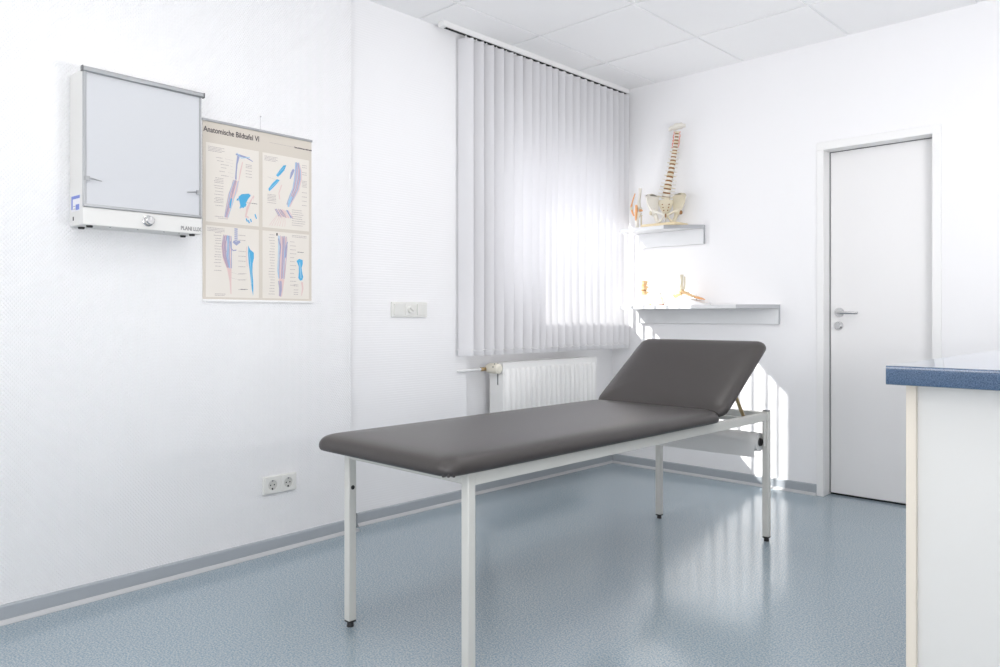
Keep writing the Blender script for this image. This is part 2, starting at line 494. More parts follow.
# corner pleats of the cover
pl = mb('leather')
for sx in (1,):
    for da in (28, 45, 62):
        a = R(-90 + sx * da * 1.0)
        cx_, cy_ = sx * (MW / 2 - .055), -(YH + 3.164) / 2 + .055
        q = Vector((cx_ + .0495 * math.cos(R(-90) + sx * R(da)), cy_ + .0495 * math.sin(R(-90) + sx * R(da)), 0))
        q2 = Vector((cx_ + .030 * math.cos(R(-90) + sx * R(da)), cy_ + .030 * math.sin(R(-90) + sx * R(da)), 0))
        pl.tube([q2 + Vector((0, 0, .0005)), q + Vector((0, 0, .004)), q * 1.0 + Vector((0, 0, .018)), q2 * 1.0 + (q - q2) * .9 + Vector((0, 0, .026))], [.003, .0048, .0038, .0008], 8)
pl.build_each('cover_pleat', pad)
# headrest, hinged at YH and raised
ANG = R(35.0); HL = .525
mid = Vector((MX, YH + .012 + math.cos(ANG) * HL / 2, FZ + .012 + math.sin(ANG) * HL / 2))
head = build_cushion('headrest', MW, HL, .052, mid, ANG, rc=.05)
P(mb('frame').cyl((X0 + .01, YH + .004, FZ + .002), (X1 - .01, YH + .004, FZ + .002), .008, seg=16).build('hinge_bar'))
# prop strut under the headrest with its bracket
for sx, nm in ((X1 - .055, 'prop_strut'), (X0 + .055, 'prop_strut')):
    b = mb('brass')
    top = Vector((sx, YH + .012 + math.cos(ANG) * .26, FZ + .012 + math.sin(ANG) * .26 - .012))
    bot = Vector((sx, -1.250, FZ - .010))
    b.tube([top, top.lerp(bot, .5), bot], .0085, 10)
    st = P(b.build(nm))
    k = mb('frame').cyl(top + Vector((-.014, 0, .004)), top + Vector((.014, 0, .004)), .013, seg=16)
    k.build('strut_bracket', st)
P(mb('frame').box(X0 + T - .003, X1 - T + .003, -1.262, -1.238, RZ + .006, FZ - .016).build('cross_rail', bevel=.002))

# paper roll holder (part of the couch) and the roll it carries
RY, RZc = -1.128, .470
hb = mb('frame')
for xx in (X0 + .004, X1 - .010):
    hb.box(xx, xx + .004, RY - .012, RY + .012, RZc - .015, RZ + .01)
for q_ in hb.build_each('roll_bracket', bevel=.001): P(q_)
roll = empty('paper_roll', (1.38, RY, RZc), label='white paper roll hanging under the headrest end of the examination couch', cat='paper roll')
b = mb('paper')
xa, xb = 1.115 - 1.38, 1.658 - 1.38
b.rings([[(x, rr_ * math.cos(2 * math.pi * k / 48), rr_ * math.sin(2 * math.pi * k / 48)) for k in range(48)]
         for x, rr_ in ((xa, .020), (xa, .044), (xb, .044), (xb, .020))], cap=False)
b.build('paper_core', roll, smooth=40)
fl = mb('paper')
pts = [(-.0445, .004), (-.0455, -.01), (-.0452, -.03), (-.044, -.052), (-.0435, -.072)]
cols = []
for k in range(15):
    x = xa + (xb - xa - .006) * k / 14
    wv = .0012 * math.sin(k * 1.3)
    cols.append([(x, y - .0006 + wv * i / 4, z_ + (.004 * (k / 14) if i == 4 else 0)) for i, (y, z_) in enumerate(pts)] +
                [(x, y + .0003 + wv * i / 4, z_ + (.004 * (k / 14) if i == 4 else 0)) for i, (y, z_) in reversed(list(enumerate(pts)))])
fl.rings(cols).build('loose_sheet', roll, smooth=50)
hb = mb('black').cyl((xa - .008, 0, 0), (xb + .010, 0, 0), .011, seg=20)
hb.cyl((xb - .004, 0, 0), (xb + .008, 0, 0), .020, .017, 24).cyl((xa - .010, 0, 0), (xa + .004, 0, 0), .017, .020, 24)
hb.build('spindle', roll)

# ================================================================== VERTICAL BLIND
bl = empty('vertical_blind', (.13, -.85, HC), label='white vertical slat blind hanging over the window beside the back wall', cat='blind')
rail = mb('white').box(-.022, .022, -.93, .848, -.031, -.0015)
rail.use('dark').box(-.010, .012, -.90, .83, -.0325, -.0305)
rail.build('headrail', bl, bevel=.0015)
AX = R(31.5)
def make_slat(first=False):
    hw, n_ = .0445, 9
    ztop, zbot = -.048, -(HC - .838)
    t_ = .0006
    b = mb('fabric')
    def sec(z, extra=0):
        a = []
        for i in range(n_):
            u = -hw + 2 * hw * i / (n_ - 1)
            cu = .0042 * (1 - (u / hw) ** 2)
            a.append((u, cu))
        front = [(u, -v - t_ - extra) for u, v in a]; back = [(u, -v + t_ + extra) for u, v in reversed(a)]
        return [(u, v, z) for u, v in front + back]
    b.rings([sec(z) for z in (ztop, -.4, -.9, -1.4, zbot + .052)] + [sec(zbot + .050, .0012), sec(zbot + .006, .0016), sec(zbot)], cap=True)
    return b
def slat_at(y, ang, src=None):
    if src is None:
        o = make_slat().build('slat', bl, smooth=40)
        w_ = mb('white').box(-.004, .004, -.003, .003, -.052, -.028).box(-.018, .018, -.0035, .0015, -.056, -.047)
        w_.build('slat_hanger', o, bevel=.001)
        w_ = mb('white')
        for sx in (-1, 1):
            w_.ball((sx * .0445, -.001, -(HC - .838) + .034), .0052, 10)
        w_.build_each('chain_clip', o)
    else:
        o = src.copy(); COL.objects.link(o); o.parent = bl
        for ch in src.children:
            q = ch.copy(); COL.objects.link(q); q.parent = o
    o.location = (0, y, 0); o.rotation_euler = (0, 0, ang)
    return o
ys = [-1.590 + .083 * k for k in range(7)] + [-1.023, -.962, -.902]
ys2 = [-.845 + .0745 * k for k in range(9)] + [-.182, -.115, -.052]
proto = None
for k, y in enumerate(ys + ys2):
    s_ = slat_at(y + .85, AX + R(random.uniform(-1.5, 1.5)) - (R(2.5) if y > -.33 else 0), proto)
    if proto is None: proto = s_
# ball chain linking the slat feet
b = mb('white')
zc = -(HC - .838) + .034
allp = [Vector((.0445 * math.cos(AX), y + .85 + .0445 * math.sin(AX), zc)) for y in ys + ys2]
for a_, b_ in zip(allp, allp[1:]):
    mdl = (a_ + b_) / 2 + Vector((.004, 0, -.008))
    b.tube([a_, mdl, b_], .0009, 6)
b.build('bottom_chain', bl)

# ================================================================== RADIATOR
rd = empty('radiator', (.041, -1.315, 0), label='white ribbed panel radiator below the vertical blind', cat='radiator')
Lr = .915; zb, zt = .20, .787; dp = .124
mb('rad').box(.004, dp - .006, 0, .004, zb + .01, zt).build('side_panel', rd, bevel=.002)
s_ = mb('rad').box(.004, dp - .006, Lr - .004, Lr, zb + .01, zt); s_.build('side_panel', rd, bevel=.002)
# front: flat border with raised rounded ribs
fp = mb('rad').box(dp - .014, dp - .006, .002, Lr - .002, zb, zt - .004)
fp.box(0.0, .010, .02, Lr - .02, zb, zt - .05)
nr = 19; pit = (Lr - .03) / nr
for k in range(nr):
    yc = .015 + pit * (k + .5); hw_ = pit * .42
    rg = []
    for z_, s1 in ((zb + .03, .02), (zb + .05, 1), (zt - .055, 1), (zt - .035, .02)):
        rg.append([(dp - .006 + .014 * s1 * (math.sin(math.pi * i / 6) ** .6 if 0 < i < 6 else 0), yc - hw_ + 2 * hw_ * i / 6, z_) for i in range(7)] +
                  [(dp - .008, yc + hw_ * .9, z_), (dp - .008, yc - hw_ * .9, z_)])
    fp.rings(rg)
fp.build('front_panel', rd, smooth=50)
tg = mb('rad')
tg.box(.004, .010, .004, Lr - .004, zt - .002, zt + .003).box(dp - .014, dp - .006, .004, Lr - .004, zt - .006, zt + .003)
for k in range(46):
    yk = .012 + k * (Lr - .024) / 45
    tg.box(.010, dp - .014, yk - .003, yk + .003, zt - .002, zt + .001)
tg.build('top_grille', rd, bevel=.0008)
mb('darkgrey').box(.070, .078, -.0008, .0004, .655, .735).build('side_slot', rd, smooth=0)
mb('rad').box(-.038, .006, .15, .19, .30, .70).box(-.038, .006, .72, .76, .30, .70).build_each('wall_bracket', rd, smooth=0)
# thermostatic valve: ivory head, brass union, white pipe from the pier
v_ = mb('ivory')
v_.tube([(.022, -.036, .756), (.040, -.036, .756), (.090, -.036, .756), (.118, -.036, .756), (.125, -.036, .756)], [.022, .029, .032, .029, .018], 24)
vv = v_.build('valve_head', rd)
k = mb('black')
for a_ in (20, 60, 110, 150):
    k.ball((.098, -.036 - .0312 * math.cos(R(a_)), .756 + .0312 * math.sin(R(a_))), (.006, .003, .003), 8)
k.build_each('index_mark', vv)
b = mb('brass').tube([(.034, -.105, .752), (.034, -.075, .752)], .012, 6).tube([(.034, -.080, .752), (.034, -.036, .752)], .009, 16)
b.tube([(.034, -.062, .752), (.034, -.052, .752)], .013, 6)
b.build('brass_union', rd)
p_ = mb('pipe').tube([(.024, -.285, .750), (.034, -.272, .750), (.036, -.255, .750), (.036, -.2, .751), (.034, -.15, .752), (.034, -.100, .752)], .0085, 14)
p_.build('supply_pipe', rd)

# ================================================================== SHELVES
def shelf(x0, xc, x1, zt_, pz0, label, tt=.024, depth=.185):
    sh = empty('wall_shelf', (x0, 0, zt_), label=label, cat='shelf', group=None)
    out = [(0, -.001), (0, -depth), (xc - x0, -depth), (x1 - x0, -.022), (x1 - x0, -.001)]
    mb('shelf').prism(out, -tt, 0, 'z').build('shelf_board', sh, bevel=.0015)
    # slanted end faces away from the light: its shade painted on as grey
    e = mb('edge_shade')
    dx, dy = (x1 - xc), depth - .022
    ln = math.hypot(dx, dy); nx, ny = dy / ln * .0012, -dx / ln * .0012
    e.prism([(xc - x0 + nx * .1, -depth + ny * .1), (xc - x0 + nx, -depth + ny), (x1 - x0 + nx, -.022 + ny), (x1 - x0 + nx * .1, -.022 + ny * .1)], -tt, 0, 'z')
    e.build('end_shade', sh, smooth=0)
    pn = mb('shelf').box(.04, x1 - x0 - .0, -.020, -.001, pz0 - zt_, -tt - .0005)
    pn.build('back_panel', sh, bevel=.0015)
    mb('edge_shade').box(x1 - x0 + .0002, x1 - x0 + .0016, -.0215, -.001, pz0 - zt_, 0).build('panel_edging', sh, smooth=0)
    return sh
shelf(.200, .548, .749, 1.669, 1.543, 'short white wall shelf in the corner, upper one, carrying the spine model')
shelf(.200, 1.060, 1.258, 1.137, 1.016, 'long white wall shelf, lower one, carrying the foot skeleton model')

# ================================================================== BONE MODELS
def bez(p, t):
    n_ = len(p) - 1; k = min(int(t * n_), n_ - 1); f_ = t * n_ - k
    a = Vector(p[max(k - 1, 0)]); b_ = Vector(p[k]); c_ = Vector(p[k + 1]); d_ = Vector(p[min(k + 2, n_)])
    return .5 * ((2 * b_) + (c_ - a) * f_ + (2 * a - 5 * b_ + 4 * c_ - d_) * f_ ** 2 + (3 * b_ - a - 3 * c_ + d_) * f_ ** 3)
sp = empty('spine_model', (.512, -.100, 1.669), R(31), label='cream anatomical spine model with pelvis on a wooden base, on the upper shelf', cat='anatomical model')
mb('wood').box(-.145, .120, -.078, .085, 0, .018).build('base_board', sp, bevel=.003).rotation_euler = (0, 0, -R(31))
mb('steel').cyl((-.005, .035, .018), (.0, .045, .16), .005, seg=12).build('support_rod', sp)
path = [(.000, .010, .190), (.010, -.004, .250), (.024, .000, .320), (.040, .014, .400), (.052, .020, .470), (.062, .016, .530), (.070, .006, .590), (.075, -.002, .640)]
NV = 19
prev_t = None
for k in range(NV):
    t_ = (k + .3) / NV
    pos = bez(path, t_); tg_ = (bez(path, min(t_ + .03, 1)) - bez(path, max(t_ - .03, 0))).normalized()
    q = tg_.to_track_quat('Z', 'X').to_matrix().to_4x4()
    # keep the front of every vertebra facing the room
    zaxis = tg_; xaxis = Vector((1, 0, 0)); xaxis = (xaxis - zaxis * xaxis.dot(zaxis)).normalized(); yaxis = zaxis.cross(xaxis)
    q = Matrix((xaxis, yaxis, zaxis)).transposed().to_4x4()
    frac = k / (NV - 1)
    rb = .030 * (1 - frac) + .0135 * frac
    hb_ = .0185 * (1 - frac) + .0115 * frac
    b = mb('bone_pale' if k % 3 else 'bone'); b.T = Matrix.Translation(pos) @ q
    seg = 18
    b.rings([[(rb * s1 * math.cos(2 * math.pi * i / seg), rb * .78 * s1 * math.sin(2 * math.pi * i / seg) - .004, zz) for i in range(seg)]
             for s1, zz in ((.86, -hb_ / 2), (1.0, -hb_ * .42), (.86, 0), (1.0, hb_ * .42), (.86, hb_ / 2))])
    for sx in (-1, 1):     # transverse processes and facets
        b.tube([(sx * rb * .5, rb * .6, 0), (sx * rb * 1.1, rb * .8, .002), (sx * rb * (1.65 if k > 5 else 1.9), rb * .95, .004)], [.006, .0045, .003], 8)
        b.ball((sx * rb * .55, rb * 1.05, .004), (.006, .005, hb_ * .55), 8)
    b.tube([(0, rb * .6, 0), (0, rb * 1.5, -.006), (0, rb * 2.15, -.016 - .006 * (k > 5))], [.007, .005, .004], 8, squash=(1, .6))
    b.build('vertebra', sp, smooth=50)
    if k < NV - 1:
        p2 = bez(path, (k + .8) / NV)
        dd = mb('disc'); dd.T = Matrix.Translation(p2) @ q
        dd.rings([[(rb * .9 * s1 * math.cos(2 * math.pi * i / seg), rb * .7 * s1 * math.sin(2 * math.pi * i / seg) - .004, zz) for i in range(seg)]
                  for s1, zz in ((.9, -.0065), (1.0, 0), (.9, .0065))])
        dd.build('intervertebral_disc', sp, smooth=50)
# red vertebral artery and nerve stubs beside the neck
a = mb('nerve')
for sx in (-1, 1):
    a.tube([bez(path, .74 + .04 * i) + Vector((sx * (.020 + .003 * math.sin(i * 2.1)), -.002, 0)) for i in range(7)], .0022, 8)
for k in range(4, 17):
    pos = bez(path, (k + .8) / NV)
    for sx in (-1, 1):
        if k > 12: a.ball(pos + Vector((sx * .021, -.002, 0)), (.005, .003, .003), 8)
a.build('nerve_root', sp)
# skull base plate on top
b = mb('bone_pale')
rg = []
for i in range(9):
    u = i / 8
    xx = -.052 + .112 * u
    ww = .030 * math.sin(math.pi * (.12 + .80 * u)) + .008
    zz = .652 + .022 * u + .008 * math.sin(math.pi * u)
    rg.append([(.070 + xx, ww * math.cos(2 * math.pi * j / 14), zz + (.011 + .010 * math.sin(math.pi * u) + .004 * math.sin(u * 19)) * math.sin(2 * math.pi * j / 14)) for j in range(14)])
b.rings(rg)
b.build('skull_base', sp, smooth=60)
# sacrum and coccyx
b = mb('bone')
rg = []
for zz, hw_, yy, th in ((.180, .046, .010, .017), (.160, .050, .014, .018), (.135, .040, .022, .016), (.110, .028, .030, .013), (.085, .015, .032, .010), (.066, .008, .026, .007), (.050, .004, .016, .004)):
    rg.append([(hw_ * math.cos(2 * math.pi * j / 18), yy + th * math.sin(2 * math.pi * j / 18), zz) for j in range(18)])
b.rings(rg)
b.use('disc')
for zz, xx in ((.150, .022), (.130, .018), (.112, .013)):
    for sx in (-1, 1):
        b.ball((sx * xx, -.0 + (.160 - zz) * .35 - .002, zz), (.0052, .003, .0042), 10)
b.build('sacrum', sp, smooth=60)
def hip(sx):
    b = mb('bone_pale' if sx < 0 else 'bone')
    # iliac blade: rows from the sacro-iliac joint / socket up to the crest
    rows = 10; colsn = 12
    def pt(u, v, off):
        # u 0..1 back to front along the crest, v 0..1 bottom to top
        lo = Vector((.058 + .026 * u, .022 - .050 * u, .108 - .018 * u))
        hi = Vector((.050 + .078 * math.sin(u * 1.45) , .040 - .095 * u, .178 + .050 * math.sin(math.pi * (.18 + .55 * u)) - .018 * u))
        p = lo.lerp(hi, v)
        p.x += .016 * math.sin(math.pi * v) * (u - .25)
        p.z += .004 * math.sin(math.pi * u)
        th = .0035 + .006 * (v > .9) + .008 * (1 - v) ** 2
        p.x += off * th * .75; p.y += off * th * .6
        return (sx * p.x, p.y, p.z)
    rgs = []
    for j in range(rows + 1):
        v_ = j / rows
        rgs.append([pt(i / colsn, v_, 1) for i in range(colsn + 1)] + [pt(i / colsn, v_, -1) for i in range(colsn, -1, -1)])
    b.rings(rgs)
    # socket body
    b.ball((sx * .080, -.012, .098), (.026, .022, .026), 14)
    b.use('disc' if sx > 0 else 'bone').ball((sx * .098, -.022, .090), (.0125, .012, .0145), 12)
    b.use('bone_pale' if sx < 0 else 'bone')
    # ischium, ramus and pubis around the obturator opening
    b.tube([(sx * .074, -.010, .088), (sx * .064, .000, .060), (sx * .054, -.006, .036), (sx * .048, -.014, .027)], [.017, .013, .013, .011], 12)
    b.tube([(sx * .048, -.014, .027), (sx * .034, -.032, .036), (sx * .018, -.046, .055), (sx * .010, -.050, .068)], [.011, .0065, .0065, .008], 12)
    b.tube([(sx * .078, -.022, .096), (sx * .052, -.042, .092), (sx * .028, -.052, .080), (sx * .010, -.052, .070)], [.013, .008, .008, .010], 12)
    return b.build('hip_bone', sp, smooth=60)
hip(-1); hip(1)
mb('disc').ball((0, -.052, .068), (.006, .008, .014), 12).build('pubic_joint', sp)

# knee joint model
kn = empty('knee_joint_model', (.285, -.100, 1.669), R(31), label='small knee joint model with orange ligaments beside the window blind, on the upper shelf', cat='anatomical model')
mb('white').prism([(.038 * math.cos(2 * math.pi * i / 32), .045 * math.sin(2 * math.pi * i / 32)) for i in range(32)], 0, .008, 'z').build('base_plate', kn, bevel=.002)
b = mb('bone_pale').tube([(.020, .006, .285), (.018, .005, .25), (.012, .003, .20), (.008, .002, .165), (.006, .0, .145)], [.012, .0105, .0105, .016, .023], 16)
b.ball((-.008, .006, .138), (.017, .024, .018), 14).ball((.020, .006, .138), (.016, .024, .018), 14)
b.build('thigh_bone', kn, smooth=60)
b = mb('bone_pale').tube([(.004, .0, .116), (.002, .0, .100), (-.002, .0, .075), (-.002, .0, .008)], [.027, .024, .013, .011], 16)
b.build('shin_bone', kn, smooth=60)
mb('bone').tube([(.028, .012, .100), (.027, .012, .085), (.026, .012, .008)], [.009, .005, .005], 10).build('calf_bone', kn, smooth=60)
b = mb('ligament')
b.tube([(-.014, -.024, .245), (-.024, -.026, .215), (-.034, -.028, .180), (-.040, -.028, .150), (-.034, -.026, .120), (-.022, -.020, .090)], [.004, .0055, .005, .009, .008, .005], 10, squash=(1, .7))
b.tube([(-.006, -.024, .165), (-.004, -.028, .135), (-.006, -.026, .10), (-.010, -.016, .060)], [.010, .012, .011, .006], 12, squash=(1, .5))
b.tube([(.014, -.022, .128), (.026, -.020, .128), (.034, -.010, .127)], [.009, .009, .006], 10)
b.build('ligament', kn, smooth=60)
mb('bone').ball((-.040, -.030, .142), (.009, .007, .015), 12).build('kneecap', kn)

# lumbar segment on a stand (lower shelf)
lu = empty('lumbar_vertebrae_model', (.338, -.100, 1.137), label='small lumbar vertebrae model on a thin white stand, leftmost on the lower shelf', cat='anatomical model')
mb('white').prism([(.040 * math.cos(2 * math.pi * i / 32), .034 * math.sin(2 * math.pi * i / 32)) for i in range(32)], 0, .010, 'z').build('base_plate', lu, bevel=.002)
mb('white').cyl((0, .018, .01), (0, .018, .085), .004, seg=12).build('support_rod', lu)
for k, zz in enumerate((.082, .115, .148)):
    b = mb('bone_warm'); b.T = Matrix.Translation((0, 0, zz))
    b.rings([[(.018 * s1 * math.cos(2 * math.pi * i / 18), .015 * s1 * math.sin(2 * math.pi * i / 18), z_) for i in range(18)]
             for s1, z_ in ((.9, -.012), (1.05, -.010), (.88, 0), (1.05, .010), (.9, .012))])
    for sx in (-1, 1):
        b.tube([(sx * .010, .010, .002), (sx * .022, .014, .006), (sx * .033, .016, .008 if k == 2 else .002)], [.005, .004, .003], 8)
        b.ball((sx * .010, .020, .003), (.005, .005, .010), 8)
    b.tube([(0, .012, 0), (0, .030, -.006), (0, .042, -.014)], [.006, .004, .004], 8)
    b.build('vertebra', lu, smooth=60)
    if k < 2:
        mb('ligament' if k else 'disc').prism([(.0175 * math.cos(2 * math.pi * i / 20), .0145 * math.sin(2 * math.pi * i / 20)) for i in range(20)], zz + .0125, zz + .0205, 'z').build('intervertebral_disc', lu, bevel=.002)

lu.scale = (1.15, 1.15, 1.08)

# little joint model on a brown base
sj = empty('joint_section_model', (.484, -.110, 1.137), label='tiny cream joint model on a flat brown base, left of the foot skeleton', cat='anatomical model')
mb('base_brown').prism([(.034 * math.cos(2 * math.pi * i / 28), .026 * math.sin(2 * math.pi * i / 28)) for i in range(28)], 0, .010, 'z').build('base_plate', sj, bevel=.002)
b = mb('bone').tube([(.010, 0, .010), (.008, 0, .030), (.006, 0, .046)], [.007, .006, .011], 12)
b.ball((.002, -.002, .058), (.015, .012, .012), 12)
b.build('lower_bone', sj, smooth=60)
b = mb('bone_pale').tube([(-.002, 0, .068), (-.010, 0, .082), (-.018, 0, .090)], [.011, .008, .006], 12).tube([(.004, 0, .068), (.008, .0, .086)], [.008, .006], 10)
b.build('upper_bone', sj, smooth=60)

# small brown pot between them
mb('bone_warm').prism([(.015 * math.cos(2 * math.pi * i / 20), .012 * math.sin(2 * math.pi * i / 20)) for i in range(20)], 0, .012, 'z').build('small_disc', smooth=40, bevel=.002)
o = bpy.data.objects['small_disc']; o.location = (.400, -.125, 1.1372)
tag(o, 'tiny flat beige disc lying between the lumbar vertebrae and the joint model', 'small disc')

# foot skeleton on a curved white plinth
ft = empty('foot_skeleton_model', (.672, -.100, 1.137), label='foot skeleton model with shin stub on a curved white plinth, on the lower shelf', cat='anatomical model')
arc = [(-.145, 0), (-.135, .012)] + [(-.125 + .25 * i / 14, .012 + .030 * math.sin(math.pi * (i + .5) / 15)) for i in range(15)] + [(.150, .006), (.155, 0)]
mb('white').prism(arc, -.045, .045, 'y').build('plinth', ft, bevel=.002, smooth=40)
b = mb('bone')
b.tube([(-.040, .004, .192), (-.040, .004, .150), (-.042, .004, .115), (-.042, .004, .100)], [.0115, .010, .012, .017], 14)
b.tube([(-.024, .012, .180), (-.024, .012, .13), (-.024, .010, .098)], [.005, .005, .008], 10)
b.build('shin_stub', ft, smooth=60)
b = mb('bone_warm')
b.ball((-.042, .004, .088), (.022, .018, .014), 14)
b.tube([(-.098, .004, .060), (-.085, .004, .064), (-.06, .004, .072), (-.040, .004, .076)], [.013, .017, .014, .012], 14)
for k in range(3): b.ball((-.010 + .004 * k, -.018 + .017 * k, .080 - .004 * k), (.015, .010, .011), 10)
b.build('ankle_bones', ft, smooth=60)
b = mb('bone_warm')
for k in range(5):
    y0 = -.024 + .012 * k; y1 = -.034 + .017 * k
    xe = .092 - .010 * abs(k - 1)
    b.tube([(.004, y0, .080 - .004 * k), (.03, y0 * 1.1, .074 - .005 * k), (xe - .010, y1, .052 - .002 * k), (xe, y1, .047)], [.0075, .0048, .0052, .0075], 10)
b.build('midfoot_bones', ft, smooth=60)
b = mb('ligament')
for k in range(5):
    y1 = -.034 + .017 * k; xe = .092 - .010 * abs(k - 1)
    b.tube([(xe + .004, y1, .047), (xe + .020, y1, .043), (xe + .026, y1, .041)], [.006, .0042, .0055], 10)
    b.tube([(xe + .028, y1, .041), (xe + .042, y1, .036), (xe + .048, y1, .034)], [.005, .0035, .003], 10)
b.build('toe_bones', ft, smooth=60)
ft.scale = (1.0, 1.12, 1.06)
mb('steel').cyl((-.042, .004, .030), (-.042, .004, .080), .003, seg=10).cyl((.07, .0, .03), (.07, .0, .052), .003, seg=10).build_each('support_pin', ft)

# ================================================================== LEFT WALL: LIGHT BOX, POSTER, SOCKETS
def on_left(s, z, off=0.0): return LW - ux * s + un * off + Vector((0, 0, z))
# s measured from the wall's end (y -2.365); earlier survey origin was y -2.3 -> shift
SH = .072
lb = empty('xray_light_box', on_left(1.354 - SH, 1.390), PHI, label='white wall-mounted X-ray light box with grey screen and round knob', cat='light box')
BW, BH, BD = .444, .556, .125
b = mb('enamel')
b.box(0, BW, -BD + .006, -.0015, 0, BH)
b.build('housing', lb, bevel=.004, seg=3)
b = mb('enamel').box(.001, BW - .001, -BD, -BD + .006, .001, .064)
b.build('control_panel', lb, bevel=.0015)
mb('opal').box(.012, BW - .010, -BD + .001, -BD + .006, .070, BH - .006).build('viewing_screen', lb, bevel=.001)
b = mb('alu')
b.box(0.001, .012, -BD - .001, -BD + .007, .064, BH - .008)
b.box(BW - .010, BW - .001, -BD - .001, -BD + .007, .064, BH - .008)
b.build_each('side_trim', lb, bevel=.001)
mb('alu').box(.001, BW - .001, -BD - .005, -BD + .006, .064, .075).build('lower_film_rail', lb, bevel=.002)
t_ = mb('alu').box(-.002, BW + .004, -BD - .012, -BD + .004, BH - .010, BH + .008)
t_ = t_.build('film_clamp_rail', lb, bevel=.003)
e_ = mb('darkgrey').box(-.006, -.002, -BD - .013, -BD + .005, BH - .011, BH + .009).box(BW + .004, BW + .008, -BD - .013, -BD + .005, BH - .011, BH + .009)
e_.build_each('rail_end_cap', t_, bevel=.001)
for x_, sgn in ((.006, 1), (BW - .006, -1)):
    b = mb('alu').box(min(x_, x_ + sgn * .016), max(x_, x_ + sgn * .016), -BD - .006, -BD - .001, .158, .174)
    b.tube([(x_ + sgn * .012, -BD - .006, .168), (x_ + sgn * .030, -BD - .010, .164), (x_ + sgn * .056, -BD - .006, .161)], [.0018, .0022, .0016], 8)
    b.build('film_clip', lb, bevel=0)
kx = .230
b = mb('steel').tube([(kx, -BD, .034), (kx, -BD - .004, .034), (kx, -BD - .006, .034), (kx, -BD - .024, .034), (kx, -BD - .027, .034)], [.021, .021, .0175, .016, .013], 32)
kb = b.build('dimmer_knob', lb)
mb('white').box(kx - .001, kx + .001, -BD - .0278, -BD - .0268, .034, .048).build('knob_pointer', kb, smooth=0)
text_mesh('lettering', 'PLANI LUX', .0215, 'print_grey', lb, (.358, -BD - .0006, .012), offset=.0007, width=.80)
b = mb('sticker_w').box(-.0008, -.0002, -.100, -.022, .052, .106)
b.use('sticker_b').box(-.0012, -.0008, -.100, -.022, .097, .108).box(-.0012, -.0008, -.034, -.022, .060, .100).box(-.0012, -.0008, -.095, -.062, .056, .076)
b.use('print_grey').box(-.0012, -.0008, -.058, -.040, .060, .062).box(-.0012, -.0008, -.058, -.040, .070, .072)
b.build('type_sticker', lb, smooth=0)
mb('dark').box(-.0008, -.0002, -.042, -.034, .020, .034).build('side_slot', lb, smooth=0)
for fx, fy in ((.030, -.030), (.030, -.105), (BW - .030, -.030), (BW - .030, -.105)):
    mb('black').cyl((fx, fy, -.007), (fx, fy, .001), .010, .012, 20).build('rubber_foot', lb)
b = mb('darkgrey')
for fx in (.10, .2, .3, .36): b.cyl((fx, -.108, -.0012), (fx, -.108, .0002), .003, seg=12)
b.build_each('screw', lb)

# poster
PW, PH = .538, .753
po = empty('anatomical_wall_chart', on_left(.842 - SH, 1.886), PHI, label='beige anatomical wall chart with four arm and leg drawings beside the light box', cat='poster')
mb('p_paper').box(0, PW, -.0022, -.001, -PH, 0).build('chart_sheet', po, smooth=0)
b = mb('alu').box(-.003, PW + .003, -.007, -.0005, -.004, .006).build('top_batten', po, bevel=.001)
b = mb('white').box(-.003, PW + .008, -.008, -.0005, -PH - .008, -PH + .002).build('bottom_batten', po, bevel=.001)
b = mb('steel').tube([(.270, -.002, .005), (.270, -.002, .062)], .0008, 6).ball((.270, -.004, .064), .0035, 8)
b.build('hanging_pin', po)
text_mesh('chart_title', 'Anatomische Bildtafel VI', .0325, 'p_ink', po, (.004, -.0026, -.048), offset=.0005, width=.81)
b = mb('p_grey').box(.315, .445, -.0028, -.0022, -.0430, -.0420)
b.use('p_ink').box(.446, .448, -.0028, -.0022, -.046, -.038)
x_ = .450
while x_ < .535:
    wl = random.uniform(.004, .009); b.box(x_, x_ + wl, -.0028, -.0022, -.046, -.0405 + random.uniform(-.001, .001)); x_ += wl + .002
b.build('chart_caption', po, smooth=0)

